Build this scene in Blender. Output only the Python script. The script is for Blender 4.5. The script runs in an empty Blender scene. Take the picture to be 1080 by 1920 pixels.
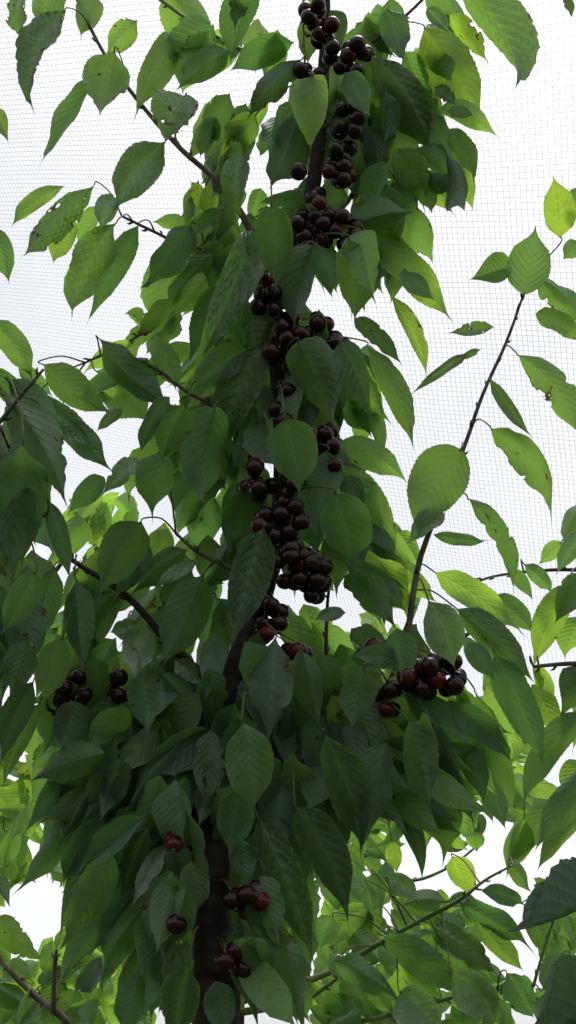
import bpy, math, random
import numpy as np
from mathutils import Vector
random.seed(7); R = np.random.RandomState(11)
SC = bpy.context.scene; COL = SC.collection
FPX = 2059.0
PITCH = math.radians(30)
CAM = np.array([0., 0., 1.6])
FWD = np.array([0, math.cos(PITCH), math.sin(PITCH)])
RGT = np.array([1., 0, 0])
UPV = np.array([0, -math.sin(PITCH), math.cos(PITCH)])

def P(x, y, d):                       # a point seen at (x, y) in the photo, d metres away along the view axis
    return CAM + d * (FWD + (x - 540) / FPX * RGT + (960 - y) / FPX * UPV)
def D0(y):                            # the leaning leader of the tree: farther away towards its top
    return 1.45 + 0.5 * (1 - y / 1920.)

# ------------------------------------------------------------------ materials
class NT:
    def __init__(s, name):
        s.m = bpy.data.materials.new(name); s.m.use_nodes = True
        s.t = s.m.node_tree; s.t.nodes.clear(); s.out = s.n('ShaderNodeOutputMaterial')
    def n(s, typ, **kw):
        nd = s.t.nodes.new(typ)
        for k, v in kw.items(): setattr(nd, k, v)
        return nd
    def l(s, a, b): s.t.links.new(a, b)
    def put(s, sock, v):
        if hasattr(v, 'links') or isinstance(v, bpy.types.NodeSocket): s.l(v, sock)
        else: sock.default_value = v
    def math(s, op, a, b=None, c=None, clamp=False):
        nd = s.n('ShaderNodeMath', operation=op, use_clamp=clamp)
        s.put(nd.inputs[0], a)
        if b is not None: s.put(nd.inputs[1], b)
        if c is not None: s.put(nd.inputs[2], c)
        return nd.outputs[0]
    def ramp(s, v, lo, hi, a=0., b=1.):
        nd = s.n('ShaderNodeMapRange'); nd.interpolation_type = 'SMOOTHSTEP'
        s.put(nd.inputs[0], v)
        for i, q in enumerate((lo, hi, a, b)): nd.inputs[i + 1].default_value = q
        return nd.outputs[0]
    def mix(s, f, a, b):
        nd = s.n('ShaderNodeMix', data_type='RGBA')
        s.put(nd.inputs[0], f); s.put(nd.inputs[6], a); s.put(nd.inputs[7], b)
        return nd.outputs[2]
def rgb(r, g, b): return (r, g, b, 1.)

def leaf_material():
    k = NT('cherry leaf')
    uv = k.n('ShaderNodeUVMap'); sep = k.n('ShaderNodeSeparateXYZ'); k.l(uv.outputs[0], sep.inputs[0])
    at = k.n('ShaderNodeVertexColor'); at.layer_name = 'tint'
    ac = k.n('ShaderNodeSeparateColor'); k.l(at.outputs[0], ac.inputs[0])
    yel, dam, rnd = ac.outputs[0], ac.outputs[2], at.outputs[1]
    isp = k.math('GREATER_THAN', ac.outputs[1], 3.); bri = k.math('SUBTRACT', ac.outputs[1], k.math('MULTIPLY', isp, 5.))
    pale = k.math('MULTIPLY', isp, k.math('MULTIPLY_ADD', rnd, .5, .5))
    x = k.math('ABSOLUTE', k.math('MULTIPLY_ADD', sep.outputs[0], 2., -1.)); s = sep.outputs[1]
    q = k.math('MULTIPLY_ADD', x, -2.6, k.math('MULTIPLY', s, 10.5))
    tri = k.math('ABSOLUTE', k.math('SUBTRACT', k.math('FRACT', q), .5))       # .5 on a vein
    lat = k.ramp(tri, .40, .49)
    mid = k.ramp(x, .07, .0)
    vein = k.math('MAXIMUM', k.math('MULTIPLY', lat, .6), mid)
    # mesh of small veins, blotches: noise in leaf space, offset per leaf
    cmb = k.n('ShaderNodeCombineXYZ')
    k.l(sep.outputs[0], cmb.inputs[0]); k.l(k.math('MULTIPLY', s, 2.2), cmb.inputs[1]); k.l(k.math('MULTIPLY', rnd, 97.), cmb.inputs[2])
    vor = k.n('ShaderNodeTexVoronoi', feature='DISTANCE_TO_EDGE'); vor.inputs['Scale'].default_value = 26.
    k.l(cmb.outputs[0], vor.inputs['Vector'])
    net = k.ramp(vor.outputs[0], .0, .12, 1., 0.)
    n1 = k.n('ShaderNodeTexNoise'); n1.inputs['Scale'].default_value = 3.; n1.inputs['Detail'].default_value = 4.; k.l(cmb.outputs[0], n1.inputs['Vector'])
    blot = n1.outputs['Fac']
    nb = k.n('ShaderNodeTexNoise'); nb.inputs['Scale'].default_value = 2.6; nb.inputs['Detail'].default_value = 2.; k.l(cmb.outputs[0], nb.inputs['Vector'])
    edge = k.ramp(x, .55, 1.)
    dm = k.math('MULTIPLY', dam, k.math('ADD', nb.outputs['Fac'], k.math('MULTIPLY', edge, .13)))
    brown = k.ramp(dm, .63, .70); hole = k.ramp(dm, .705, .712)
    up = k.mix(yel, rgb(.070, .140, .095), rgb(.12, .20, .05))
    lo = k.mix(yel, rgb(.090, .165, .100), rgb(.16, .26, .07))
    geo = k.n('ShaderNodeNewGeometry')
    up = k.mix(pale, up, rgb(.44, .53, .46))  # glaucous upper face, with its sky sheen painted in as paler base colour
    base = k.mix(geo.outputs['Backfacing'], up, lo)
    base = k.mix(k.math('MULTIPLY', vein, .38), base, rgb(.20, .29, .15))
    base = k.mix(k.math('MULTIPLY', k.ramp(blot, .45, .70), .5), base, rgb(.06, .10, .022))
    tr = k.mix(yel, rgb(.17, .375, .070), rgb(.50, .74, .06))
    tr = k.mix(k.math('MULTIPLY', vein, .45), tr, rgb(.30, .45, .08))
    tr = k.mix(k.math('MULTIPLY', net, .22), tr, rgb(.03, .12, .01))
    tr = k.mix(k.math('MULTIPLY', k.ramp(blot, .4, .8), .35), tr, rgb(.24, .36, .03))
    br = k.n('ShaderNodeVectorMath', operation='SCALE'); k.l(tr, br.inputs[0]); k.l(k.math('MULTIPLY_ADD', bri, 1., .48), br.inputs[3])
    base = k.mix(brown, base, rgb(.075, .032, .014)); trc = k.mix(brown, br.outputs[0], rgb(.10, .03, .008))
    hgt = k.math('ADD', k.math('MULTIPLY', k.ramp(tri, .15, .5), -.9), k.math('MULTIPLY', mid, -1.1))
    hgt = k.math('ADD', hgt, k.math('MULTIPLY', net, -.18))
    bump = k.n('ShaderNodeBump'); bump.inputs['Strength'].default_value = .5; bump.inputs['Distance'].default_value = .0016; k.l(hgt, bump.inputs['Height'])
    pr = k.n('ShaderNodeBsdfPrincipled'); k.l(base, pr.inputs['Base Color']); k.l(bump.outputs[0], pr.inputs['Normal'])
    k.l(k.mix(geo.outputs['Backfacing'], rgb(.34, .34, .34), rgb(.52, .52, .52)), pr.inputs['Roughness'])
    pr.inputs['Specular IOR Level'].default_value = .5
    pr.inputs['Sheen Weight'].default_value = .22; pr.inputs['Sheen Roughness'].default_value = .45
    tl = k.n('ShaderNodeBsdfTranslucent'); k.l(trc, tl.inputs[0]); k.l(bump.outputs[0], tl.inputs[1])
    mx = k.n('ShaderNodeMixShader'); mx.inputs[0].default_value = .46; k.l(pr.outputs[0], mx.inputs[1]); k.l(tl.outputs[0], mx.inputs[2])
    tp = k.n('ShaderNodeBsdfTransparent'); m2 = k.n('ShaderNodeMixShader')
    k.l(hole, m2.inputs[0]); k.l(mx.outputs[0], m2.inputs[1]); k.l(tp.outputs[0], m2.inputs[2]); k.l(m2.outputs[0], k.out.inputs[0])
    return k.m

def simple(name, col, rough=.6, spec=.5, noise=None, bumpd=0., coat=0., sss=0.):
    k = NT(name); pr = k.n('ShaderNodeBsdfPrincipled')
    pr.inputs['Roughness'].default_value = rough; pr.inputs['Specular IOR Level'].default_value = spec
    pr.inputs['Coat Weight'].default_value = coat; pr.inputs['Coat Roughness'].default_value = .06
    tc = k.n('ShaderNodeTexCoord'); c = rgb(*col)
    if noise:
        c2, sc, stretch = noise
        mp = k.n('ShaderNodeMapping'); mp.inputs['Scale'].default_value = stretch; k.l(tc.outputs['Object'], mp.inputs[0])
        nz = k.n('ShaderNodeTexNoise'); nz.inputs['Scale'].default_value = sc; nz.inputs['Detail'].default_value = 6.; k.l(mp.outputs[0], nz.inputs[0])
        c = k.mix(k.ramp(nz.outputs[0], .38, .64), c, rgb(*c2))
        if bumpd:
            b = k.n('ShaderNodeBump'); b.inputs['Distance'].default_value = bumpd; b.inputs['Strength'].default_value = .8
            k.l(nz.outputs[0], b.inputs['Height']); k.l(b.outputs[0], pr.inputs['Normal'])
    k.put(pr.inputs['Base Color'], c); k.l(pr.outputs[0], k.out.inputs[0])
    return k.m

def cherry_material():
    k = NT('cherry skin'); pr = k.n('ShaderNodeBsdfPrincipled'); oi = k.n('ShaderNodeObjectInfo')
    r = k.ramp(oi.outputs['Random'], .7, 1.)
    c = k.mix(r, rgb(.011, .0018, .0025), rgb(.075, .004, .005))
    tc = k.n('ShaderNodeTexCoord'); nz = k.n('ShaderNodeTexNoise'); nz.inputs['Scale'].default_value = 70.; k.l(tc.outputs['Object'], nz.inputs[0])
    c = k.mix(k.math('MULTIPLY', k.ramp(nz.outputs[0], .45, .7), .4), c, rgb(.045, .004, .004))
    k.l(c, pr.inputs['Base Color']); pr.inputs['Roughness'].default_value = .24; pr.inputs['Specular IOR Level'].default_value = .28
    pr.inputs['Coat Roughness'].default_value = .08
    k.l(pr.outputs[0], k.out.inputs[0]); return k.m

LEAF = leaf_material()
CHERRY = cherry_material()
BARK = simple('cherry bark', (.009, .006, .005), .75, .3, ((.032, .021, .017), 24., (1, 1, 3)), .003)
TWIG = simple('green brown twig bark', (.045, .030, .020), .6, .4, ((.085, .085, .040), 40., (1, 1, 1)), .0008)
GREEN = simple('green young shoot bark', (.10, .16, .04), .5, .4, ((.16, .20, .07), 30., (1, 1, 1)), .0005)
STALK = simple('leaf stalk', (.075, .060, .025), .5, .4, ((.060, .085, .025), 20., (1, 1, 1)))
FSTALK = simple('fruit stalk', (.09, .11, .03), .5, .4, ((.12, .07, .02), 40., (1, 1, 1)))
NETM = simple('pale net thread', (.58, .59, .62), .5, .4)
GRASS = simple('grass ground', (.035, .060, .018), .9, .2, ((.060, .062, .030), 3., (1, 1, 1)), .02)

# ------------------------------------------------------------------ mesh helpers
def mesh_obj(name, V, F, mat, parent=None, uv=None, tint=None, smooth=True):
    V = np.asarray(V, dtype=np.float64); F = np.asarray(F, dtype=np.int32)
    org = V.mean(0) if parent is not None and len(V) else np.zeros(3)
    me = bpy.data.meshes.new(name); k = F.shape[1]
    me.vertices.add(len(V)); me.vertices.foreach_set('co', (V - org).astype(np.float32).ravel())
    me.loops.add(F.size); me.loops.foreach_set('vertex_index', F.ravel())
    me.polygons.add(len(F)); me.polygons.foreach_set('loop_start', np.arange(0, F.size, k, dtype=np.int32))
    try: me.polygons.foreach_set('loop_total', np.full(len(F), k, dtype=np.int32))
    except Exception: pass
    me.update(calc_edges=True); me.validate()
    if smooth: me.polygons.foreach_set('use_smooth', np.ones(len(me.polygons), dtype=bool))
    if uv is not None:
        ul = me.uv_layers.new(name='UVMap'); ul.data.foreach_set('uv', uv[F.ravel()].astype(np.float32).ravel())
    if tint is not None:
        ca = me.color_attributes.new('tint', 'FLOAT_COLOR', 'POINT'); ca.data.foreach_set('color', tint.astype(np.float32).ravel())
    me.materials.append(mat)
    o = bpy.data.objects.new(name, me); COL.objects.link(o); o.location = org
    if parent is not None:
        o.parent = parent
        wp = np.zeros(3); q = parent
        while q is not None: wp += np.array(q.location); q = q.parent
        o.location = org - wp
    return o

def nrm(v): return v / (np.linalg.norm(v) + 1e-12)

def smooth_path(pts, rad, per=6):
    pts = np.asarray(pts, float); rad = np.asarray(rad, float); out = []; ro = []
    n = len(pts)
    for i in range(n - 1):
        p0, p1, p2, p3 = pts[max(i - 1, 0)], pts[i], pts[i + 1], pts[min(i + 2, n - 1)]
        for j in range(per):
            t = j / per
            out.append(.5 * ((2 * p1) + (-p0 + p2) * t + (2 * p0 - 5 * p1 + 4 * p2 - p3) * t * t + (-p0 + 3 * p1 - 3 * p2 + p3) * t ** 3))
            ro.append(rad[i] * (1 - t) + rad[i + 1] * t)
    out.append(pts[-1]); ro.append(rad[-1])
    return np.array(out), np.array(ro)

def tube(pts, rad, sides=8, lump=0.):
    n = len(pts); V = []; F = []
    prev = None
    for i in range(n):
        t = nrm(pts[min(i + 1, n - 1)] - pts[max(i - 1, 0)])
        a = np.array([.3, .2, .9]) if prev is None else prev
        a = a - t * a.dot(t)
        if np.linalg.norm(a) < 1e-3: a = np.cross(t, [1, 0, 0])
        a = nrm(a); b = np.cross(t, a); prev = a
        for j in range(sides):
            th = 2 * math.pi * j / sides
            r = rad[i] * (1 + lump * R.uniform(-1, 1))
            V.append(pts[i] + r * (math.cos(th) * a + math.sin(th) * b))
    for i in range(n - 1):
        for j in range(sides):
            k = (j + 1) % sides
            F.append((i * sides + j, i * sides + k, (i + 1) * sides + k, (i + 1) * sides + j))
    V += [pts[0], pts[-1]]; c0, c1 = n * sides, n * sides + 1
    for j in range(sides):
        k = (j + 1) % sides
        F.append((c0, k, j, j)); F.append((c1, (n - 1) * sides + j, (n - 1) * sides + k, (n - 1) * sides + k))
    return V, F
def fixF(F): return F
class Tubes:
    def __init__(s): s.V = []; s.Q = []
    def add(s, pts, rad, sides=8, lump=0., per=5):
        pts, rad = smooth_path(pts, rad, per)
        V, F = tube(pts, rad, sides, lump); o = len(s.V); s.V += list(V)
        s.Q += [tuple(o + i for i in f) for f in F if len(set(f)) == 4]
        tri = [tuple(o + i for i in f[:3]) for f in F if len(set(f)) < 4]
        s.T = getattr(s, 'T', []) + tri
        return pts
    def build(s, name, mat, parent=None):
        me = bpy.data.meshes.new(name); V = np.array(s.V); org = V.mean(0)
        if parent is None: org = np.zeros(3)
        me.from_pydata([tuple(v) for v in (V - org)], [], s.Q + getattr(s, 'T', [])); me.update()
        me.polygons.foreach_set('use_smooth', np.ones(len(me.polygons), dtype=bool)); me.materials.append(mat)
        o = bpy.data.objects.new(name, me); COL.objects.link(o); o.location = org
        if parent is not None:
            o.parent = parent; wp = np.zeros(3); q = parent
            while q is not None: wp += np.array(q.location); q = q.parent
            o.location = org - wp
        return o

def thing(name, label, cat, loc, group=None):
    o = bpy.data.objects.new(name, None); COL.objects.link(o); o.location = loc; o.empty_display_size = .1
    o['label'] = label; o['category'] = cat
    if group: o['group'] = group
    return o

# ------------------------------------------------------------------ leaves
PS = np.array([0, .02, .06, .13, .22, .32, .42, .52, .62, .72, .80, .87, .93, 1.])
PH = np.array([.05, .24, .50, .75, .93, 1., .99, .92, .79, .59, .38, .19, .07, 0.])
def leaf_mesh(B, T, width, side, tint, dam, n=30, m=5, bow=0., roll=None, fold=None, droop=None, hero=True, twist=None, curl=None, p=None):
    """one leaf blade from its base B to its tip T; returns verts, quads, uv, tint"""
    ax = T - B; L = np.linalg.norm(ax); a = ax / L
    view = nrm(CAM - (B + T) / 2)
    roll = R.normal(0, .35) if roll is None else roll
    fold = abs(R.normal(.46, .22)) if fold is None else fold
    droop = R.normal(.02, .15) if droop is None else droop
    twist = R.normal(0, .35) if twist is None else twist
    nn = nrm(view - a * view.dot(a)); ww = np.cross(a, nn)
    c, s_ = math.cos(roll), math.sin(roll)
    nn, ww = nn * c + ww * s_, ww * c - nn * s_
    inpl = np.cross(a, nrm(view - a * view.dot(a)))
    ctrl = (B + T) / 2 + inpl * bow * L + nn * droop * L
    sv = np.linspace(0, 1, n + 1); st = sv[:, None]
    M = (1 - st) ** 2 * B + 2 * st * (1 - st) * ctrl + st ** 2 * T
    tg = 2 * (1 - st) * (ctrl - B) + 2 * st * (T - ctrl); tg /= np.linalg.norm(tg, axis=1)[:, None]
    N = nn[None] - tg * (tg @ nn)[:, None]; N /= np.linalg.norm(N, axis=1)[:, None]
    W = np.cross(tg, N)
    tw = (twist * (sv - .4))[:, None]
    N, W = N * np.cos(tw) + W * np.sin(tw), W * np.cos(tw) - N * np.sin(tw)
    if side == 'l': sgn = -1.
    else: sgn = 1.
    p = R.uniform(.84, 1.14) if p is None else p
    h = np.interp(sv ** p, PS, PH)
    xs = np.linspace(-1, 1, 2 * m + 1)
    asym = R.normal(0, .05)
    ph = R.uniform(0, 6.28); wav = R.uniform(.012, .05) * L; nw = R.uniform(1.2, 2.6)
    ruf = R.uniform(.0, 1.2) if tint[1] < 3 else R.uniform(1.2, 2.4)
    hw = width / 2 / max(math.cos(fold), .6)
    X, S = np.meshgrid(xs, sv); H = np.repeat(h[:, None], len(xs), 1)
    ed = np.abs(X) > .999
    if hero:
        teeth = 1 + ed * (np.where((np.arange(n + 1) % 2)[:, None] == 0, .016, -.016) + R.uniform(-.012, .012, X.shape))
    else: teeth = 1 + ed * R.uniform(-.06, .05, X.shape)
    if dam > .9:                                        # bitten margins
        for _ in range(R.randint(2, 6)):
            c0, d0, w0, sd = R.uniform(.15, .95), R.uniform(.1, .34), R.uniform(.015, .05), R.choice([-1, 1])
            teeth = teeth * (1 - d0 * np.exp(-((S - c0) / w0) ** 2) * (np.sign(X) == sd) * np.abs(X) ** 2)
    curl = R.normal(-.15, .55) if curl is None else curl
    lx = X * hw * H * (1 + asym * np.sign(X)) * teeth
    ax_ = np.abs(X)
    lift = np.abs(lx) * math.sin(fold) + wav * np.sin(nw * 6.28 * S + ph + (X > 0) * 1.7) * ax_ ** 2 * (H > .2)
    if hero:
        q = 10.5 * S - 2.6 * ax_
        lift = lift + .0017 * (.3 + ruf) * (L / .13) * np.cos(6.283 * q) * np.clip(ax_ * 3, 0, 1) * np.clip(H * 2 - .5, 0, 1) * (1 - .6 * ed)
    tipc = max(0, R.normal(.02, .08)) * L                       # tip bending away
    if abs(curl) > .05:
        a_ = curl * ax_ * np.clip(H * 1.3, 0, 1); rr = np.abs(lx) / np.maximum(ax_, 1e-6) / curl
        lift = lift + rr * (1 - np.cos(a_)) ; lx = np.sign(X) * np.abs(rr * np.sin(a_))
    lift = lift - tipc * np.clip((S - .6) / .4, 0, 1) ** 2
    lx = lx * math.cos(fold)
    Vv = M[:, None] + W[:, None] * lx[..., None] + N[:, None] * (lift * sgn)[..., None]
    # the upper face must be the mesh front for side 'u'
    k = len(xs); idx = np.arange((n + 1) * k).reshape(n + 1, k)
    Q = np.stack([idx[:-1, :-1], idx[:-1, 1:], idx[1:, 1:], idx[1:, :-1]], -1).reshape(-1, 4)
    V = Vv.reshape(-1, 3)
    f = Q[len(Q) // 2]; fn = np.cross(V[f[1]] - V[f[0]], V[f[3]] - V[f[0]])
    if (fn.dot(nn) > 0) != (side == 'u'): Q = Q[:, ::-1]
    uv = np.stack([X.ravel() * .5 + .5, S.ravel()], -1)
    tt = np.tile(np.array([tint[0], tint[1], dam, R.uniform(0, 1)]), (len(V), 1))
    return V, Q, uv, tt

TINT = dict(d=(.04, .42), m=(.24, .72), b=(.42, 1.10), y=(.95, 1.15), p=(.1, 5.5), r=(1.3, .9), k=(.0, -.22))  # p: glaucous leaves whose sky sheen is put into the colour
def tint_of(c):
    t = TINT[c]; return (max(0, t[0] + R.normal(0, .13)), max(-.3, t[1] + R.normal(0, .20 if t[1] > 0 else .01)))

class Tree:
    def __init__(s, label, foot, cat='fruit tree', group=None):
        s.root = thing('cherry_tree', label, cat, foot, group); s.heroes = []; s.fill = []; s.nodes = []
    def branch(s, name, path, mat, sides=8, lump=.05, per=5):
        """path: (x, y, d, width in px)"""
        pts = [P(x, y, d) for x, y, d, w in path]; rad = [w * d / FPX / 2 for x, y, d, w in path]
        tb = Tubes(); q = tb.add(pts, rad, sides, lump, per); s.nodes += list(q)
        for i in range(2, len(q) - 1, 2):                    # buds and short spurs
            t = nrm(q[i] - q[i - 1]); rr = rad[min(len(rad) - 1, i // per)]; o_ = nrm(np.cross(t, R.normal(0, 1, 3)))
            tb.add([q[i] + o_ * rr * .5, q[i] + o_ * (rr + .003) + t * .003, q[i] + o_ * (rr + .005) + t * .008], [rr * .6 + .0008, .0021, .0006], 6, .1, 2)
        tb.build(name, mat, s.root)
    def raw_branch(s, name, pts, rad, mat, sides=10, lump=.05):
        tb = Tubes(); q = tb.add([np.array(p) for p in pts], rad, sides, lump); s.nodes += list(q); tb.build(name, mat, s.root)
    def stalk(s, B, dirn, L):
        """the curved stalk from the blade base to the nearest wood"""
        nd = np.array(s.nodes); e = None
        if len(nd):
            dist = np.linalg.norm(nd - (B - dirn * .02), axis=1); i = dist.argmin()
            if dist[i] < .17: e = nd[i]
        if e is None: e = B - dirn * .03 + np.array([0, .012, .018]) + R.normal(0, .006, 3)
        c = (B + e) / 2 + np.array([0, 0, .010]) - dirn * .006
        tb = Tubes(); tb.add([B + dirn * .004, B - dirn * .006, c, e], [.0009, .0013, .0013, .0018], 5, 0., 4)
        return tb
    def hero(s, bx, by, tx, ty, w, dz=0., side='l', c='m', bow=0., dam=0., roll=None, fold=None, D=None, curl=None, p=None):
        bd = (D0((by + ty) / 2) if D is None else D) + dz
        lp = math.hypot(bx - tx, by - ty)
        if bow == 0.: bow = -.09 * max(-1, min(1, (tx - bx) / 60.)) + R.normal(0, .045)
        if dam == 0. and R.rand() < .3: dam = R.uniform(.84, .97)
        ex = .05; bx, by, tx, ty = bx - ex * (tx - bx), by - ex * (ty - by), tx + ex * (tx - bx), ty + ex * (ty - by); w = w * .88
        tilt = R.normal(0, .16) * lp * bd / FPX
        B = P(bx, by, bd + tilt); T = P(tx, ty, bd - tilt)
        if roll is None: roll = R.uniform(-.42, .42)
        wd = w * bd / FPX / max(.75, math.cos(roll))
        s.heroes.append((lp * w / 1., B, T, wd, side, tint_of(c), dam, bow, roll, fold, curl, p))
    def finish(s, maxparts=100, n_stuff_res=(12, 3)):
        hs = sorted(s.heroes, key=lambda h: -h[0]); acc = []; stal = Tubes(); cnt = 0
        for i, (sz, B, T, wd, side, tn, dam, bow, roll, fold, curl, pw) in enumerate(hs):
            V, Q, uv, tt = leaf_mesh(B, T, wd, side, tn, dam, 44, 6, bow, roll, fold, curl=curl, p=pw)
            tg = nrm(T - B)
            if i < maxparts:
                lf = mesh_obj('leaf', V, Q, LEAF, s.root, uv, tt)
                s.stalk(B, tg, 0).build('leaf_stalk', STALK, lf)
            else:
                acc.append((V, Q, uv, tt))
        for (B, T, wd, side, tn, dam) in s.fill:
            acc.append(leaf_mesh(B, T, wd, side, tn, dam, n_stuff_res[0], n_stuff_res[1], R.normal(0, .08), R.uniform(-.6, .6), hero=False))
        if acc:
            Vs, Qs, U, Tt = [], [], [], []; o = 0
            for V, Q, uv, tt in acc:
                Vs.append(V); Qs.append(Q + o); U.append(uv); Tt.append(tt); o += len(V)
            f = mesh_obj('foliage', np.concatenate(Vs), np.concatenate(Qs), LEAF, s.root, np.concatenate(U), np.concatenate(Tt)); f['kind'] = 'stuff'

def inside(poly, x, y):
    c = False; n = len(poly); j = n - 1
    for i in range(n):
        xi, yi = poly[i]; xj, yj = poly[j]
        if (yi > y) != (yj > y) and x < (xj - xi) * (y - yi) / (yj - yi) + xi: c = not c
        j = i
    return c
HOLES = []          # windows of open sky between the boughs
def scatter(tree, poly, n, dr, size=(.10, .155), cx=480, cols='dmmb', out=.5, up=0., usep=.25, sd=.24, slim=.0):
    xs = [p[0] for p in poly]; ys = [p[1] for p in poly]; k = 0; tries = 0
    while k < n and tries < n * 40:
        tries += 1
        x = R.uniform(min(xs), max(xs)); y = R.uniform(min(ys), max(ys)); L = R.uniform(*size); dz = R.uniform(*dr)
        bd = (D0(y) + dz) if dr[0] < 1.2 else dz
        lp = L * FPX / bd
        ang = out * np.clip((x - cx) / 250., -1.2, 1.2) + R.normal(0, sd)
        if R.rand() < up: ang += R.choice([-1, 1]) * R.uniform(.7, 1.6)
        vx, vy = math.sin(ang), math.cos(ang); fs = R.uniform(.75, 1.)
        bx, by, tx, ty = x - vx * lp * fs / 2, y - vy * lp * fs / 2, x + vx * lp * fs / 2, y + vy * lp * fs / 2
        w = L * R.uniform(.34 - slim, .46 - slim); hw = w * FPX / bd / 2; ok = True
        for (px, py) in ((bx, by), (tx, ty), (x - vy * hw, y + vx * hw), (x + vy * hw, y - vx * hw), (x, y)):
            if not inside(poly, px, py): ok = False; break
            if any(inside(h, px, py) for h in HOLES): ok = False; break
        if not ok: continue
        tl = math.sqrt(max(0, 1 - fs * fs)) * L / 2 * R.choice([-1, 1])
        B = P(bx, by, bd + tl); T = P(tx, ty, bd - tl)
        tree.fill.append((B, T, w, 'u' if R.rand() < usep else 'l', tint_of(cols[R.randint(len(cols))]), R.choice([0, 0, 0, .8, 1.])))
        k += 1

def parse(tree, txt, **kw):
    for ln in txt.strip().splitlines():
        ln = ln.split('#')[0].split()
        if not ln: continue
        v = [float(q) for q in ln[:6]]; side, c = ln[6], ln[7]
        ex = {}
        for q in ln[8:]:
            a, b = q.split('='); ex[a] = float(b)
        ex.update(kw); tree.hero(*v, side=side, c=c, **ex)

# ------------------------------------------------------------------ cherries
def cherry_template():
    n, m = 20, 12; V = []; F = []
    for i in range(m + 1):
        th = math.pi * i / m
        for j in range(n):
            ph = 2 * math.pi * j / n
            r = 1. - .34 * math.exp(-(th / .38) ** 2) - .05 * math.exp(-((math.pi - th) / .3) ** 2)
            seam = 1 - .035 * math.exp(-((ph - math.pi) / .25) ** 2)
            V.append((r * math.sin(th) * math.cos(ph) * 1.04 * seam, r * math.sin(th) * math.sin(ph) * .97, r * math.cos(th) * .96))
    for i in range(m):
        for j in range(n):
            k = (j + 1) % n; F.append((i * n + j, (i + 1) * n + j, (i + 1) * n + k, i * n + k))
    me = bpy.data.meshes.new('cherry'); me.from_pydata(V, [], F); me.validate(); me.update()
    me.polygons.foreach_set('use_smooth', np.ones(len(me.polygons), dtype=bool)); me.materials.append(CHERRY)
    return me
CH = None
def cluster(tree, cx, cy, rx, ry, n, dz=-.03, rad=.0136):
    global CH
    if CH is None: CH = cherry_template()
    d = D0(cy) + dz; C = P(cx, cy, d); pts = []; tries = 0
    n = int(n * 1.35 + .5)
    while len(pts) < n and tries < 3000:
        tries += 1
        a, r = R.uniform(0, 6.28), math.sqrt(R.uniform(0, 1))
        p = P(cx + rx * r * math.cos(a), cy + ry * r * math.sin(a), d + R.uniform(-.030, .022))
        if all(np.linalg.norm(p - q) > rad * 1.62 for q in pts): pts.append(p)
    nd = np.array(tree.nodes); e = nd[np.linalg.norm(nd - (C + np.array([0, 0, .03])), axis=1).argmin()]
    if np.linalg.norm(e - C) > .12: e = C + np.array([0, .02, .05])
    spur = e + nrm(C - e) * .012
    tb = Tubes(); tb.add([e, spur], [.003, .0042], 7, .1)
    for p in pts:
        top = p + np.array([0, 0, rad * .62]); md = (top + spur) / 2 + np.array([R.uniform(-.004, .004), R.uniform(-.004, .004), .010])
        tb.add([spur, md, top + np.array([0, 0, .003]), top], [.0009, .0008, .0009, .0011], 5)
    cl = tb.build('cherry_cluster', FSTALK, tree.root)
    wp = np.array(cl.location) + np.array(tree.root.location)
    for p in pts:
        o = bpy.data.objects.new('cherry', CH); COL.objects.link(o); o.parent = cl; o.location = p - wp
        rr = rad * R.uniform(.90, 1.10); o.scale = (rr, rr, rr)
        o.rotation_euler = (R.uniform(-.4, .4), R.uniform(-.4, .4), R.uniform(0, 6.28))
# ------------------------------------------------------------------ the main tree
GRAV = 0.
HOLES += [[(0, 130), (70, 130), (90, 300), (190, 190), (200, 290), (180, 380), (60, 340), (20, 400), (0, 380)],
          [(215, 640), (160, 560), (250, 460), (240, 600)],
          [(215, 830), (100, 750), (200, 770), (262, 745), (258, 850), (215, 868)],
          [(0, 520), (100, 500), (110, 620), (60, 690), (0, 600)],
          [(505, 330), (545, 305), (540, 360), (508, 368)], [(520, 170), (532, 190), (528, 215), (515, 205)],
          [(608, 570), (640, 600), (640, 640), (610, 640)], [(410, 140), (500, 105), (480, 140), (450, 220), (415, 230)],
          [(680, 860), (780, 960), (780, 1000), (745, 980)], [(665, 1040), (710, 1045), (700, 1062), (670, 1055)],
          [(770, 600), (900, 600), (940, 1060), (800, 1060), (780, 1000), (750, 820)], [(820, 420), (1000, 420), (1000, 1040), (860, 1060)],
          [(860, 1225), (910, 1270), (900, 1300), (862, 1270)], [(462, 872), (490, 872), (490, 900), (458, 930)],
          [(575, 1095), (640, 1120), (610, 1150), (575, 1130)], [(380, 1040), (350, 1010), (410, 1010), (410, 1060)],
          [(790, 1545), (810, 1545), (835, 1640), (790, 1650)], [(905, 1560), (960, 1540), (990, 1600), (990, 1700), (905, 1650)],
          [(1000, 1200), (1060, 1200), (1050, 1310), (990, 1290)], [(745, 1590), (775, 1590), (775, 1650), (745, 1650)],
          [(30, 1390), (55, 1350), (60, 1420), (35, 1460)], [(10, 1690), (85, 1650), (110, 1730), (90, 1770), (20, 1790)],
          [(60, 1560), (90, 1560), (85, 1600), (50, 1610)], [(930, 1750), (1010, 1740), (1010, 1830), (940, 1840)],
          [(1010, 1600), (1080, 1520), (1080, 1620), (1040, 1640)], [(355, 640), (345, 600), (400, 570), (420, 580)]]
foot = P(405, 1900, 1.47); foot[2] = 0.
T0 = Tree('big cherry tree with dark fruit all along its upright leader, nearest and in the middle', tuple(foot), group=None)
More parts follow.
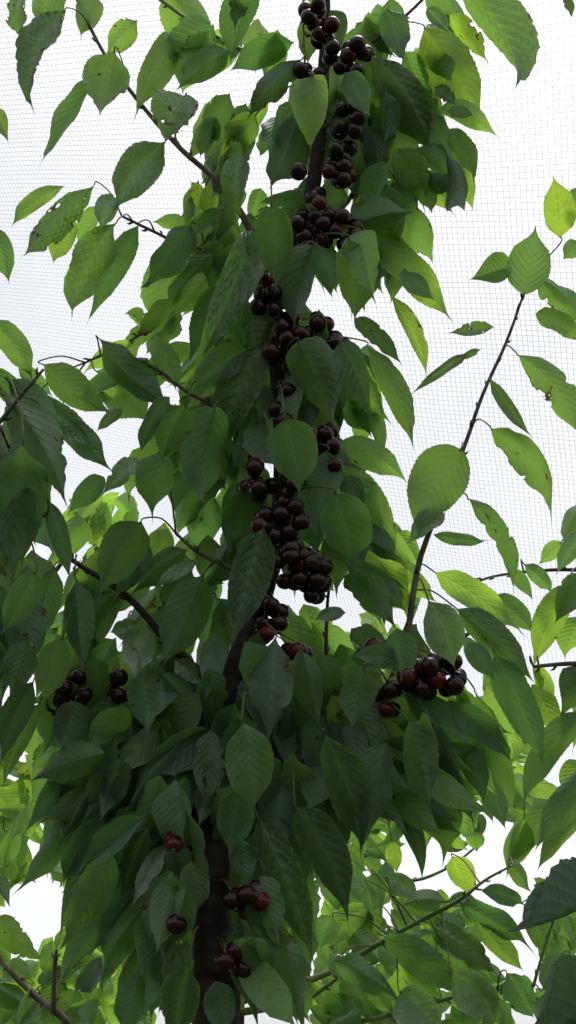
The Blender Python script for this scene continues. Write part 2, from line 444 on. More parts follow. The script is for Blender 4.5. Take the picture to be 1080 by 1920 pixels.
tr = [(405, 1960, 96), (402, 1800, 84), (396, 1700, 72), (400, 1580, 64), (402, 1480, 56), (430, 1300, 50), (482, 1150, 42), (520, 1000, 36), (530, 850, 33), (520, 700, 30),
      (503, 560, 28), (560, 440, 27), (588, 340, 28), (600, 240, 26), (608, 100, 20), (612, -40, 16), (615, -160, 8)]
pts = [P(x, y, D0(y) + .03) for x, y, w in tr]; rad = [w * (D0(y) + .03) / FPX / 2 for x, y, w in tr]
low = pts[0]; pts = [np.array([foot[0], foot[1], -.05]), np.array([foot[0] + .01, foot[1], .9])] + pts; rad = [.055, .043] + rad
T0.raw_branch('trunk', pts, rad, BARK, 14, .06)
def dd(lst, dz): return [(x, y, D0(y) + dz, w) for x, y, w in lst]
T0.branch('branch', dd([(402, 1480, 34), (500, 1440, 30), (640, 1400, 26), (720, 1310, 22), (762, 1195, 14), (790, 1040, 11), (866, 850, 8), (905, 740, 7), (950, 640, 6), (984, 545, 4)], .03), TWIG)
T0.branch('branch', dd([(520, 640, 18), (478, 450, 15), (410, 345, 12), (340, 280, 10), (268, 200, 8), (195, 100, 7), (140, -10, 6)], .05), TWIG)
T0.branch('branch', dd([(503, 560, 12), (440, 480, 9), (350, 462, 7), (290, 435, 6), (228, 405, 5)], .06), TWIG)
T0.branch('branch', dd([(600, 190, 12), (520, 130, 9), (430, 82, 8), (360, 42, 7), (290, -8, 6)], .07), GREEN)
T0.branch('branch', dd([(525, 720, 12), (440, 765, 9), (360, 740, 7), (290, 690, 6), (215, 662, 6), (160, 680, 4)], .06), TWIG)
T0.branch('branch', dd([(500, 1110, 14), (430, 1065, 9), (370, 1035, 7), (330, 1000, 5)], .05), TWIG)
T0.branch('branch', dd([(430, 1310, 24), (330, 1220, 16), (240, 1120, 13), (150, 1060, 10), (80, 1010, 8)], .06), BARK)
T0.branch('branch', dd([(400, 1560, 20), (300, 1450, 14), (200, 1380, 10), (90, 1330, 7)], .05), BARK)
T0.branch('branch', dd([(606, 120, 10), (680, 90, 8), (760, 30, 6), (830, -40, 5)], .08), TWIG)
T0.branch('branch', dd([(560, 440, 14), (650, 380, 10), (720, 250, 8), (790, 160, 5)], .10), TWIG)
T0.branch('branch', dd([(640, 1400, 14), (760, 1290, 10), (860, 1200, 8), (950, 1150, 5)], .10), TWIG)
T0.branch('branch', dd([(612, 1240, 8), (612, 1180, 7), (615, 1120, 6), (625, 1050, 5)], .16), TWIG)
T0.branch('branch', dd([(284, 622, 3), (262, 628, 5), (242, 640, 4)], .05), TWIG)
T0.branch('twig', dd([(568, -30, 3), (569, 60, 3), (572, 150, 3)], -.03), TWIG, 6)
parse(T0, '''
120 30 60 212 72 0 u p bow=.18 dam=1 roll=.8 fold=.6
45 -12 40 78 44 .02 u p dam=1 roll=.6
104 -50 78 62 76 .02 l m
118 5 60 60 60 .08 l m
214 100 188 222 100 -.05 u p dam=1 fold=.4
256 40 195 112 62 .05 l b
172 156 73 306 50 .02 l d bow=-.08
332 72 248 236 72 .04 l m
310 -30 392 130 100 .10 l b
425 98 325 178 62 .02 l d bow=.10
345 185 308 272 96 -.06 u p fold=.5 dam=1
306 272 215 398 92 -.02 u p fold=.5 bow=.12
212 370 188 438 50 .0 u p
180 -10 150 75 60 .05 l m
118 352 20 432 38 .02 l b bow=.18
172 352 38 498 66 .02 l m bow=.05 dam=1 fold=.5
140 410 97 500 56 .05 l b dam=1
186 388 146 470 40 .08 l b
215 425 124 606 82 -.01 l m dam=.8
256 430 163 610 56 .03 l d fold=.5
-10 425 18 535 54 0 l d
-12 205 16 270 40 0 u p
383 395 354 336 34 -.06 l r
385 398 398 332 32 -.06 l r
408 368 366 432 40 -.03 l y
400 400 400 340 24 .1 l y
352 428 258 545 72 -.04 u d fold=.4
418 392 320 475 44 -.03 l m bow=.1
345 480 288 620 96 .06 l b
470 445 335 735 84 -.05 u d bow=-.06
420 540 360 690 60 .05 l d
340 430 282 416 36 .08 l b
282 625 232 588 34 .05 l b dam=1
440 560 400 650 50 .08 l b
192 640 338 765 70 -.01 l d bow=.14
85 686 215 778 74 .0 l m bow=.10
185 700 285 800 104 .06 l b dam=.8
292 628 330 735 56 .06 l b
-12 605 62 722 60 .0 l m
36 688 102 748 42 .04 l m
458 662 350 752 74 -.03 u m roll=.2
228 770 180 812 30 .03 u p
316 750 268 870 40 -.08 u m fold=.5 bow=.1
346 765 306 872 76 -.08 u m roll=.1 fold=.35
402 775 383 946 104 -.07 l m roll=-.1 p=.92
300 850 282 975 84 -.03 l m
70 758 188 852 62 .0 u p
118 790 222 896 62 .03 l d dam=.8
256 862 188 932 50 .0 u p
192 898 124 968 60 .02 l d
262 985 186 1122 100 -.03 l d
312 995 268 1078 64 .10 l b
348 1035 254 1118 58 .03 l d
367 1055 283 1112 30 -.02 u p fold=.1
378 1085 306 1250 100 -.05 l d
142 1090 158 1262 90 -.10 l d roll=.1
116 1202 84 1324 80 -.12 l m roll=-.1
102 1072 76 1222 72 -.02 l d
268 1172 252 1284 76 -.05 u p roll=.25 fold=.5
258 1172 204 1186 46 -.04 u p
264 1268 274 1386 80 -.10 l d roll=.1
184 1240 196 1338 50 .0 l d
330 1240 384 1292 42 -.02 u p dam=1
308 1270 374 1354 60 -.02 l d dam=1
60 1286 0 1440 72 -.02 l d
72 1325 6 1492 50 .06 l b
140 1318 112 1416 92 -.03 l d
475 -12 432 130 72 .02 l d
455 -10 440 60 44 .0 u d dam=1
546 82 428 136 66 .03 l d
520 60 495 162 54 .04 l m
560 118 462 232 60 -.04 l d fold=.6
566 200 505 352 90 .03 l d
430 180 388 288 64 .05 l m
460 196 430 272 40 .04 l m
478 220 408 335 66 .05 l m
400 230 372 300 40 .05 l m
586 150 584 290 106 -.10 l m roll=.0 fold=.1 p=.92
650 140 697 226 60 -.08 l m roll=.1
722 178 720 268 52 -.02 l d
452 296 448 414 58 -.06 u p roll=.3
575 380 480 384 36 -.03 l d
580 382 682 406 42 -.05 l d bow=.2
510 392 519 549 94 -.12 l m roll=-.1 p=.92
584 468 555 622 84 -.08 l d
602 450 624 566 66 -.03 l d
652 455 662 606 86 -.07 l d roll=.1
674 440 708 580 80 -.09 u m roll=.35 fold=.4
660 425 785 400 80 -.02 l d
700 440 852 610 90 .05 l b bow=-.06
738 390 812 500 72 .08 l b
735 560 798 712 42 .06 l b
668 600 757 690 60 .03 l d
700 110 806 300 92 .02 l m
728 20 757 112 62 -.03 u d
800 60 906 235 104 .04 l b bow=-.08
828 208 938 264 50 .05 l b
850 -35 959 160 92 .0 l m bow=-.08 dam=.9
846 30 918 126 46 .06 l y dam=1
802 18 846 66 34 -.02 u p fold=.5
816 165 856 202 32 -.02 u p fold=.5
840 210 890 220 26 -.01 u m
836 248 888 346 54 .0 l d
850 290 888 402 46 .08 l b
780 285 868 386 62 .06 l m
790 325 852 408 50 .09 l b
708 235 798 412 92 .06 l b
650 262 716 352 62 .04 l m
690 120 765 262 80 .04 l m
640 290 735 400 70 .05 l d
480 440 458 570 62 -.03 l d
505 552 454 655 46 .04 l b
492 662 420 872 92 .0 l d
470 640 410 770 60 .05 l d
562 648 628 806 112 -.09 l d roll=0
636 650 692 796 72 -.10 u d roll=.3 fold=.5
690 655 776 850 58 .05 l m
536 792 560 934 114 -.13 l d roll=0 fold=.1
612 850 592 974 76 -.06 l d
636 832 762 908 66 .06 l b
646 880 746 1078 84 .05 l b dam=.9
628 930 662 1070 126 -.06 l d roll=0
492 1000 438 1212 100 -.10 l d roll=.1
482 925 428 1052 80 .0 l d
516 1203 502 1398 98 -.12 l d roll=0
568 1225 598 1370 66 -.08 l d
682 1258 662 1374 96 -.10 l d fold=.5
750 1238 654 1232 54 -.07 u d
742 1182 752 1280 72 -.08 l d
806 1132 852 1258 88 -.14 u p roll=-.15 fold=.25
650 1058 765 1152 62 -.02 l d
646 1150 585 1164 30 -.03 u p fold=.1
700 1075 720 1180 40 -.05 l d
456 1360 475 1527 108 -.14 l m roll=0
452 1478 430 1618 94 -.11 l d roll=.1
330 1462 345 1580 90 -.10 l d
450 1580 458 1672 72 -.06 l d
560 1525 650 1740 92 -.08 l d roll=.1
490 1550 592 1826 92 .0 l m bow=-.04
488 1618 536 1776 46 -.03 l d
474 1740 556 1925 88 -.02 l m
360 1620 366 1728 72 -.08 l d
302 1635 290 1745 62 -.02 l m
352 1815 332 1945 92 -.08 u m roll=.2 fold=.4
404 1845 425 1950 72 -.04 l d
322 1738 214 1905 84 .03 l m
260 1830 222 1950 70 .0 l m
162 1418 38 1572 62 .05 u d
194 1395 116 1582 58 .06 l m
212 1385 184 1555 50 .0 u d
236 1400 190 1535 62 -.02 l d
132 1520 28 1685 62 .06 l m
192 1538 120 1665 62 .04 u d
252 1538 118 1750 74 .03 l m
272 1560 226 1705 52 -.02 l d
312 1588 245 1708 42 -.04 u p
242 1680 108 1855 72 .04 l d
276 1700 196 1862 58 .05 l b
190 1795 144 1865 50 -.02 u p
336 1395 240 1525 92 -.02 l d
300 1420 262 1480 60 .04 l d
612 1385 676 1605 90 -.05 l d
720 1398 672 1600 92 -.04 l d
765 1362 806 1536 80 -.07 l d roll=.1
792 1330 875 1505 54 .0 l d
848 1285 880 1385 62 .05 l b
862 1395 908 1518 58 .05 l m
842 1475 836 1628 72 .07 l m
762 1530 792 1645 42 .07 l d
892 1305 962 1535 64 .06 l b
915 1290 985 1420 56 .10 l b
930 1230 1022 1440 80 .03 l d bow=-.06
1000 1288 1052 1400 60 .10 l b
822 1078 988 1202 66 .05 l b bow=-.10
862 1148 1006 1288 74 .03 l d bow=-.08
925 1120 1008 1196 56 .08 l m
880 1210 930 1280 50 .02 l d
745 1075 820 1130 50 .08 l b
880 942 960 1116 46 .0 l m bow=-.24 dam=1
816 1002 922 1014 30 .0 l d bow=.08
925 812 1030 992 72 .0 l m bow=-.26 dam=1
975 672 1090 832 72 .0 l m bow=-.26 dam=1
920 712 1000 822 30 -.02 u p bow=.04
870 668 766 744 32 -.02 u p
866 672 905 656 18 -.02 l d
924 614 838 624 32 -.02 u p dam=1
1008 592 1098 660 46 .0 l m bow=-.2
1003 520 1092 625 56 .0 l m bow=-.22
984 546 1006 416 104 -.03 l m roll=0 fold=.1 p=.92
958 500 878 526 64 .0 u m roll=.2
1050 442 1036 326 74 -.02 l y roll=0 fold=.15
1085 352 1068 430 40 .0 l d
1086 452 1052 490 40 .0 l m
860 850 788 1000 124 -.04 l m roll=0 fold=.1 p=.92
832 964 764 1026 46 -.01 u p
748 1000 792 1072 50 .05 l b dam=.8
''')
for c in [(597, 38, 28, 42, 7), (668, 108, 22, 34, 5), (572, 142, 32, 16, 5, -.03), (634, 128, 12, 12, 1), (652, 226, 22, 32, 6), (640, 318, 24, 24, 7), (566, 322, 12, 10, 1), (590, 425, 34, 34, 9), (645, 430, 26, 30, 7),
          (500, 560, 22, 28, 5), (558, 655, 54, 34, 14), (636, 640, 16, 8, 2), (596, 605, 16, 14, 2), (602, 828, 30, 28, 6), (625, 872, 6, 6, 1),
          (525, 780, 16, 14, 2), (488, 915, 26, 14, 4), (478, 868, 14, 14, 2), (526, 975, 42, 34, 12), (580, 1082, 32, 40, 10), (536, 1062, 20, 30, 4), (508, 1145, 26, 36, 6),
          (555, 1222, 20, 10, 2), (700, 1218, 10, 8, 1), (820, 1268, 58, 34, 13, -.03), (728, 1312, 26, 22, 4, -.03), (134, 1295, 26, 36, 5, .03), (216, 1302, 18, 34, 4, .04),
          (335, 1582, 16, 12, 2, -.05), (460, 1684, 28, 26, 5, -.05), (328, 1732, 4, 4, 1, -.06), (442, 1802, 22, 22, 4, -.05),
          (615, 95, 14, 20, 2), (640, 275, 16, 14, 2), (600, 372, 20, 12, 2), (492, 520, 14, 16, 2), (530, 600, 18, 14, 2), (540, 735, 16, 16, 2), (545, 920, 14, 14, 2), (500, 1185, 16, 12, 2), (560, 1040, 26, 20, 3)]:
    cluster(T0, *c)
scatter(T0, [(560, -30), (730, -30), (800, 60), (860, 250), (800, 420), (790, 560), (660, 640), (560, 560), (480, 560), (400, 560), (420, 380), (470, 300), (520, 160)], 95, (.05, .22), (.10, .14), 590, 'ddm')
scatter(T0, [(400, 520), (660, 560), (740, 700), (740, 860), (700, 1000), (760, 1110), (420, 1160), (330, 1100), (300, 900), (330, 760), (370, 680)], 100, (.05, .25), (.11, .15), 540, 'ddm')
scatter(T0, [(120, 960), (340, 960), (480, 1100), (690, 1170), (880, 1150), (1010, 1280), (930, 1380), (880, 1480), (640, 1600), (600, 1930), (250, 1930), (130, 1800), (60, 1640), (40, 1480), (60, 1350), (30, 1200), (60, 1000)], 250, (.05, .38), (.13, .18), 470, 'ddm', slim=.04)
scatter(T0, [(220, 1230), (700, 1270), (760, 1500), (600, 1600), (300, 1600), (200, 1450)], 70, (-.03, .10), (.11, .15), 470, 'dd')
scatter(T0, [(290, 100), (470, -30), (520, 100), (450, 420), (330, 700), (220, 800), (180, 720), (330, 480), (400, 300)], 36, (.10, .25), (.09, .13), 590, 'mb')
scatter(T0, [(780, -30), (900, -30), (880, 200), (860, 330), (700, 330)], 22, (.10, .25), (.09, .13), 590, 'mb')
scatter(T0, [(440, 540), (640, 540), (640, 860), (560, 930), (440, 1000), (400, 800)], 14, (-.06, .02), (.10, .135), 540, 'dd', .4)
scatter(T0, [(350, 1180), (520, 1180), (560, 1560), (340, 1640)], 12, (-.08, .0), (.11, .14), 440, 'dd', .4)
scatter(T0, [(620, 60), (860, 60), (880, 400), (840, 600), (640, 600)], 30, (.0, .14), (.10, .135), 590, 'ddm', .7)
scatter(T0, [(420, 160), (580, 160), (560, 460), (470, 560), (330, 700), (330, 500)], 26, (.02, .16), (.10, .135), 590, 'dmm', .7)
scatter(T0, [(230, 40), (480, 40), (450, 420), (340, 700), (240, 640), (270, 440), (340, 380), (340, 200)], 34, (.03, .2), (.10, .135), 590, 'mbmd', .8)
scatter(T0, [(290, 1440), (400, 1440), (385, 1960), (250, 1960)], 13, (-.09, .0), (.11, .15), 440, 'ddm', .5)
scatter(T0, [(440, 1440), (580, 1440), (600, 1960), (430, 1960)], 14, (-.07, .02), (.11, .15), 440, 'ddm', .5)
scatter(T0, [(20, 1300), (330, 1300), (330, 1900), (100, 1800), (50, 1560)], 44, (-.04, .10), (.13, .175), 480, 'dmm', .7, slim=.07)
scatter(T0, [(620, 1300), (950, 1200), (990, 1320), (940, 1540), (850, 1640), (600, 1660)], 46, (-.02, .14), (.13, .175), 460, 'dmmb', .7, slim=.07)
scatter(T0, [(620, 640), (700, 640), (800, 860), (760, 1080), (620, 1080)], 12, (.03, .16), (.11, .15), 520, 'mbd', .9)
scatter(T0, [(600, 840), (700, 840), (780, 1060), (820, 1200), (640, 1200)], 24, (.02, .18), (.11, .15), 520, 'mbd', .8)
scatter(T0, [(100, 620), (420, 560), (440, 900), (240, 1010), (150, 850)], 22, (.03, .2), (.11, .15), 520, 'mbm', .8)
T0.finish(100)

# ------------------------------------------------------------------ the neighbours
foot = P(-330, 1500, 1.62); foot[2] = 0.
T1 = Tree('shady cherry tree reaching in from the left edge with broad dark hanging leaves', tuple(foot))
p1 = [P(-330, 1700, 1.6), P(-300, 1000, 1.7), P(-280, 400, 1.85)]
T1.raw_branch('trunk', [(foot[0], foot[1], -.05), tuple(p1[0]), tuple(p1[1]), tuple(p1[2])], [.05, .035, .022, .008], BARK, 12, .05)
T1.branch('branch', [(-300, 1020, 1.7, 22), (-150, 900, 1.6, 16), (-30, 820, 1.5, 10), (45, 735, 1.46, 7), (82, 692, 1.46, 5)], TWIG)
T1.branch('branch', [(-300, 1200, 1.7, 20), (-120, 1100, 1.55, 14), (20, 1010, 1.48, 9), (90, 960, 1.48, 6)], TWIG)
T1.branch('branch', [(-290, 700, 1.75, 16), (-140, 560, 1.7, 10), (-40, 480, 1.7, 6)], TWIG)
T1.branch('branch', [(-300, 1450, 1.65, 18), (-120, 1330, 1.55, 12), (0, 1270, 1.5, 7)], TWIG)
parse(T1, '''
8 748 124 960 112 0 l d roll=0
42 842 22 1088 122 -.03 l d roll=.1
92 945 132 1092 62 .02 l d
62 1078 -2 1192 82 .0 l d
-30 880 10 1050 90 .02 l d
50 1200 20 1310 70 .0 l d
20 720 105 830 70 .03 l d
-20 700 50 790 60 .05 l m
0 1150 40 1300 80 .05 l d
''', D=1.46)
def D1(y): return 1.5
T1.fill = []
scatter(T1, [(-260, 700), (60, 760), (130, 860), (140, 1080), (60, 1300), (-40, 1500), (-260, 1500)], 90, (1.48, 1.75), (.11, .155), -100, 'ddm')
scatter(T1, [(-330, 300), (-20, 440), (-10, 700), (-260, 800)], 24, (1.6, 1.85), (.11, .14), -100, 'dm')
cluster(T1, 8, 835, 14, 26, 4, -.1); cluster(T1, 18, 895, 16, 14, 3, -.1)
T1.finish(60)

foot = P(1350, 1650, 1.45); foot[2] = 0.
T2 = Tree('cherry tree at the right edge with low drooping leaves close to the viewer', tuple(foot))
T2.raw_branch('trunk', [(foot[0], foot[1], -.05), tuple(P(1350, 1700, 1.45)), tuple(P(1340, 1100, 1.6)), tuple(P(1330, 500, 1.8))], [.05, .036, .022, .008], BARK, 12, .05)
T2.branch('branch', [(1345, 1600, 1.45, 26), (1220, 1540, 1.2, 18), (1130, 1600, 1.1, 12), (1082, 1628, 1.08, 7)], TWIG)
T2.branch('branch', [(1345, 1650, 1.45, 26), (1240, 1680, 1.15, 18), (1130, 1740, 1.02, 12), (1088, 1772, 1.0, 7)], TWIG)
T2.branch('branch', [(1340, 1300, 1.55, 20), (1200, 1250, 1.6, 12), (1080, 1244, 1.65, 9), (1000, 1250, 1.67, 6)], TWIG)
T2.branch('branch', [(1340, 1100, 1.6, 18), (1200, 1080, 1.7, 12), (1060, 1068, 1.75, 7), (940, 1078, 1.78, 5), (892, 1092, 1.78, 4)], TWIG)
parse(T2, '''
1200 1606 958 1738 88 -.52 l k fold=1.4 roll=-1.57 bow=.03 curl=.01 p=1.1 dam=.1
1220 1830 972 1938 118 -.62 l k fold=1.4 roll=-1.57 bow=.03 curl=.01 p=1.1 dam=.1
1060 1105 1003 1245 66 0 l b dam=.9
1090 1085 1042 1166 64 -.04 u d dam=1
1090 1000 1040 1082 52 .0 u p
1052 1018 1008 1062 40 .04 l b
1095 940 1062 1040 50 .06 l b
985 1060 1035 1118 36 .04 l m
960 1070 1000 1130 34 .05 l m
1085 1160 1060 1240 60 .02 l b
1085 1255 1058 1350 62 .0 l d dam=.9
1100 1340 984 1524 66 -.04 l d fold=.3
1110 1450 1000 1604 84 -.08 l d fold=.3
1095 1530 1005 1640 70 .03 l m
1000 1250 1040 1320 30 .02 l y
1010 1252 1018 1300 22 .02 l r
1095 1430 1060 1500 60 .06 l b
1060 -20 1074 38 24 .1 l d dam=1
''', D=1.66)
scatter(T2, [(1060, 1240), (1100, 960), (1350, 900), (1400, 1500), (1250, 1700), (1060, 1480)], 50, (1.5, 1.9), (.11, .15), 1300, 'dmb')
scatter(T2, [(1100, 700), (1380, 600), (1380, 900), (1130, 960)], 16, (1.6, 1.9), (.11, .14), 1300, 'dm')
T2.finish(60)

foot = P(425, 1900, 2.5); foot[2] = 0.
T3 = Tree('paler cherry tree behind the trunk sending a thin green bough up to the lower right', tuple(foot))
T3.raw_branch('trunk', [(foot[0], foot[1], -.05), tuple(P(425, 1950, 2.5)), tuple(P(425, 1700, 2.6)), tuple(P(460, 1300, 2.7)), tuple(P(520, 900, 2.9))], [.055, .042, .036, .02, .008], BARK, 12, .05)
T3.branch('branch', [(430, 1880, 2.5, 22), (540, 1850, 2.4, 14), (620, 1822, 2.25, 11), (700, 1775, 2.15, 10), (780, 1730, 2.1, 9), (860, 1688, 2.05, 8), (910, 1650, 2.05, 5), (962, 1622, 2.05, 4)], GREEN)
T3.branch('branch', [(430, 1930, 2.5, 18), (560, 1935, 2.3, 12), (690, 1912, 2.2, 9), (780, 1890, 2.15, 9), (880, 1862, 2.1, 8), (1000, 1850, 2.1, 5)], GREEN)
T3.branch('branch', [(430, 1900, 2.55, 16), (560, 1880, 2.3, 9), (640, 1830, 2.3, 7), (735, 1792, 2.3, 6)], GREEN)
T3.branch('branch', [(440, 1500, 2.6, 18), (600, 1560, 2.6, 12), (680, 1600, 2.6, 9), (760, 1650, 2.6, 7), (835, 1630, 2.6, 5), (890, 1590, 2.6, 4)], GREEN)
T3.branch('branch', [(1000, 1850, 2.1, 6), (1020, 1780, 2.1, 5), (1050, 1690, 2.1, 4)], GREEN)
parse(T3, '''
832 1692 748 1702 46 0 l d
868 1696 1003 1784 54 0 l d bow=-.12
888 1716 982 1820 50 .03 l b bow=-.05
812 1738 938 1836 76 -.02 l d bow=-.1
828 1762 905 1850 50 .02 l b
722 1758 872 1872 72 .0 l d bow=-.08
752 1790 832 1882 56 .05 l b
640 1805 762 1890 60 .02 l d
852 1828 936 1925 86 -.08 u p roll=.1
755 1862 842 1960 96 -.1 u p roll=.2
952 1828 1002 1915 76 -.04 u p roll=.2
985 1700 1025 1800 56 .05 l m
730 1650 790 1690 50 .06 u p
845 1690 905 1692 34 .04 u p
850 1610 880 1692 60 .10 l y
905 1670 985 1700 40 .06 u m
960 1620 1000 1680 36 .06 l m
690 1700 590 1790 60 .05 l b
625 1720 600 1790 60 -.02 u p fold=.5
690 1660 700 1720 40 -.02 u p fold=.5
700 1640 715 1720 40 .05 l b
735 1580 745 1640 40 .2 l r
800 1480 800 1600 56 .3 l b
890 1560 895 1600 40 .2 l b
870 1500 880 1580 50 .3 l b
920 1450 950 1560 56 .3 l b
980 1540 950 1650 60 .2 l b
1040 1520 950 1640 60 .2 l m
1020 1850 1060 1780 70 .1 l m
1000 1880 1040 1930 60 .1 u p
''', D=2.08)
scatter(T3, [(590, 1590), (700, 1560), (780, 1660), (900, 1700), (980, 1800), (1000, 1950), (560, 1960), (600, 1700)], 260, (2.2, 3.0), (.08, .13), 400, 'mbbm', .7, .3, .45, sd=.45)
scatter(T3, [(620, 1500), (960, 1420), (1100, 1500), (1100, 1600), (980, 1600), (880, 1600), (760, 1640), (620, 1600)], 110, (2.4, 3.0), (.08, .13), 400, 'bbm', .5, .3, .4, sd=.45)
scatter(T3, [(1000, 1640), (1100, 1620), (1100, 1950), (1000, 1950)], 50, (2.2, 2.9), (.10, .14), 400, 'bmm', .5, .3, .4, sd=.45)
scatter(T3, [(560, 1130), (720, 1140), (760, 1260), (740, 1300), (540, 1300)], 34, (2.5, 2.9), (.10, .14), 600, 'bbb', .5, .4, .4, sd=.45)
scatter(T3, [(880, 1180), (1000, 1290), (1010, 1450), (900, 1450), (860, 1300)], 26, (2.3, 2.8), (.10, .14), 600, 'bbm', .5, .4, .4, sd=.45)
T3.finish(60)

foot = P(-60, 1900, 2.4); foot[2] = 0.
T4 = Tree('sunlit light green cherry tree farther back at the lower left corner', tuple(foot))
T4.raw_branch('trunk', [(foot[0], foot[1], -.05), tuple(P(-60, 1980, 2.4)), tuple(P(-40, 1600, 2.5)), tuple(P(0, 1200, 2.7)), tuple(P(60, 900, 2.9))], [.055, .042, .034, .02, .006], BARK, 12, .05)
T4.branch('branch', [(-50, 1740, 2.4, 14), (0, 1800, 2.2, 10), (60, 1862, 2.15, 12), (110, 1900, 2.1, 14), (160, 1960, 2.1, 12)], TWIG)
T4.branch('branch', [(100, 1900, 2.1, 10), (102, 1830, 2.1, 9), (106, 1780, 2.1, 6)], TWIG)
T4.branch('branch', [(-40, 1640, 2.45, 14), (20, 1580, 2.4, 8), (90, 1500, 2.4, 5)], TWIG)
T4.branch('branch', [(0, 1200, 2.7, 14), (120, 1050, 2.7, 8), (190, 950, 2.7, 5)], TWIG)
parse(T4, '''
0 1722 82 1800 56 0 l b bow=.1
10 1810 70 1850 50 .05 l b
-10 1850 60 1900 60 .0 l m
70 1880 30 1930 60 -.05 u p
120 1840 80 1900 60 .03 l m
-10 1650 18 1700 60 .0 l d
10 1560 40 1640 60 .05 l b
-10 1480 30 1540 60 .05 l y
70 1370 60 1460 56 .05 l b
90 1390 70 1470 40 .02 l b
''', D=2.2)
scatter(T4, [(-60, 1440), (60, 1440), (140, 1560), (170, 1700), (260, 1800), (330, 1960), (-60, 1960)], 240, (2.2, 3.0), (.08, .13), 300, 'bbbm', .5, .4, .5, sd=.45)
scatter(T4, [(110, 920), (260, 920), (280, 1020), (130, 1030)], 26, (2.5, 2.9), (.09, .13), 300, 'bby', .5, .4, .4, sd=.45)
scatter(T4, [(-60, 1340), (120, 1340), (120, 1560), (-60, 1560)], 40, (2.3, 2.7), (.10, .13), 300, 'bby', .5, .4, .4, sd=.45)
T4.finish(60)

# ------------------------------------------------------------------ net over the orchard
def ray(x, y, D): return P(x, y, D)
A = ray(960, 60, 2.75); Bq = ray(960, 900, 3.6); Cq = ray(60, 250, 3.75)
nz = nrm(np.cross(Bq - A, Cq - A))
vdir = nrm(ray(900, 60, 2.8) - ray(880, 380, 2.8) ); vdir = nrm((A - Bq) - nz * nz.dot(A - Bq))
rot = math.radians(-6)
udir = np.cross(nz, vdir); v2 = vdir * math.cos(rot) + udir * math.sin(rot); u2 = np.cross(nz, v2)
if nz[2] < 0: nz = -nz
def net_pt(u, v):
    w = .035 * np.sin(u * 1.3 + .7 * v) + .025 * np.sin(v * 2.1 - u * .9 + 1) + .004 * np.sin(u * 9 + v * 4) + .003 * np.sin(v * 13 - u * 3)
    uu = u + .006 * np.sin(v * 3.1 + u); vv = v + .006 * np.sin(u * 2.7 - v)
    return A[None] + u2[None] * uu[:, None] + v2[None] * vv[:, None] + nz[None] * w[:, None]
def net(cell=.0165, r=.00046, U=(-2.6, 4.2), Vr=(-3.2, 1.6)):
    Vs, Qs, o = [], [], 0
    for ax_, (a0, a1), (b0, b1) in ((0, U, Vr), (1, Vr, U)):
        for c in np.arange(a0, a1, cell):
            s = np.linspace(b0, b1, 40); k = np.full_like(s, c + R.normal(0, .0006))
            cen = net_pt(k, s) if ax_ == 0 else net_pt(s, k)
            side = u2 if ax_ == 0 else v2
            cen = cen + nz * (r * .8 if ax_ else 0)
            ring = np.stack([cen + side * r, cen + nz * r, cen - side * r, cen - nz * r], 1)
            n = len(s); i = np.arange(n - 1)[:, None] * 4; j = np.arange(4)[None]; j2 = (j + 1) % 4
            Q = np.stack([o + i + j, o + i + j2, o + i + 4 + j2, o + i + 4 + j], -1).reshape(-1, 4)
            Vs.append(ring.reshape(-1, 3)); Qs.append(Q); o += n * 4
    return np.concatenate(Vs), np.concatenate(Qs)
V, Q = net()
nt = mesh_obj('bird_netting', V, Q, NETM)
nt['label'] = 'fine square mesh netting stretched overhead above the trees'; nt['category'] = 'netting'

# ------------------------------------------------------------------ ground
gx = np.linspace(-1, 1, 61); gx = np.sign(gx) * np.abs(gx) ** 2.2 * 120
X, Y = np.meshgrid(gx, gx); Z = .02 * np.sin(X * 1.7) * np.cos(Y * 1.3)
V = np.stack([X.ravel(), Y.ravel(), Z.ravel()], -1); idx = np.arange(61 * 61).reshape(61, 61)
Q = np.stack([idx[:-1, :-1], idx[:-1, 1:], idx[1:, 1:], idx[1:, :-1]], -1).reshape(-1, 4)
g = mesh_obj('grass_ground', V, Q, GRASS); g['kind'] = 'structure'

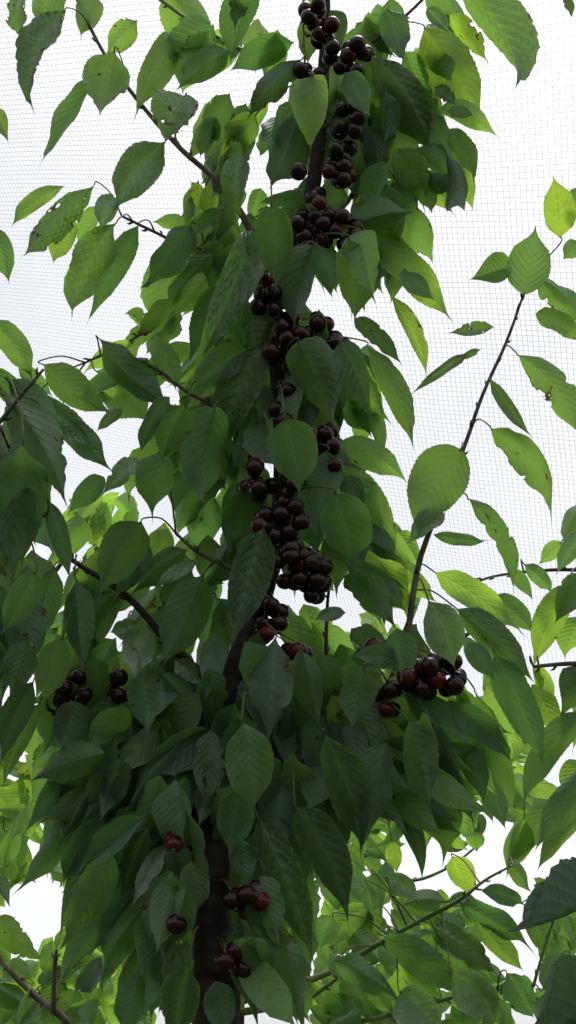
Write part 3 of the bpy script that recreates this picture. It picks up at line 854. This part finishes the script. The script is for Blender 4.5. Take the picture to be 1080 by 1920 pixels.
# ------------------------------------------------------------------ light, sky, camera
SUN_EL, SUN_AZ = math.radians(80), math.radians(60)
w = bpy.data.worlds.new('World'); SC.world = w; w.use_nodes = True; t = w.node_tree; t.nodes.clear()
o = t.nodes.new('ShaderNodeOutputWorld'); bg = t.nodes.new('ShaderNodeBackground'); sk = t.nodes.new('ShaderNodeTexSky')
sk.sky_type = 'NISHITA'; sk.sun_disc = False; sk.sun_elevation = SUN_EL; sk.sun_rotation = SUN_AZ; sk.air_density = 1.; sk.dust_density = 3.; sk.ozone_density = 1.
hs = t.nodes.new('ShaderNodeHueSaturation'); hs.inputs['Saturation'].default_value = .16
t.links.new(sk.outputs[0], hs.inputs['Color']); tc = t.nodes.new('ShaderNodeTexCoord'); cn = t.nodes.new('ShaderNodeTexNoise'); cn.inputs['Scale'].default_value = 2.2; cn.inputs['Detail'].default_value = 4
cr = t.nodes.new('ShaderNodeMapRange'); cr.inputs[1].default_value = .3; cr.inputs[2].default_value = .7; cr.inputs[3].default_value = .88; cr.inputs[4].default_value = 1.08
cm = t.nodes.new('ShaderNodeVectorMath'); cm.operation = 'SCALE'
t.links.new(tc.outputs['Generated'], cn.inputs[0]); t.links.new(cn.outputs[0], cr.inputs[0]); t.links.new(hs.outputs[0], cm.inputs[0]); t.links.new(cr.outputs[0], cm.inputs[3])
t.links.new(cm.outputs[0], bg.inputs[0]); bg.inputs[1].default_value = .15; t.links.new(bg.outputs[0], o.inputs[0])
sd = bpy.data.lights.new('sun', 'SUN'); sd.energy = 1.0; sd.angle = math.radians(14); sd.color = (1., .96, .90)
so = bpy.data.objects.new('sun', sd); COL.objects.link(so)
sdir = Vector((math.sin(SUN_AZ) * math.cos(SUN_EL), math.cos(SUN_AZ) * math.cos(SUN_EL), math.sin(SUN_EL)))
so.rotation_euler = sdir.to_track_quat('Z', 'Y').to_euler(); so.location = (0, 0, 6)
cd = bpy.data.cameras.new('camera'); cd.sensor_fit = 'VERTICAL'; cd.sensor_height = 24; cd.lens = 24 * FPX / 1920; cd.clip_start = .05; cd.clip_end = 500
co = bpy.data.objects.new('camera', cd); COL.objects.link(co); co.location = CAM; co.rotation_euler = (math.radians(90) + PITCH, 0, 0)
SC.camera = co
SC.view_settings.view_transform = 'Standard'; SC.view_settings.look = 'None'; SC.view_settings.gamma = 1; SC.view_settings.exposure = 0.70
SC.cycles.max_bounces = 7; SC.cycles.transmission_bounces = 6; SC.cycles.transparent_max_bounces = 12
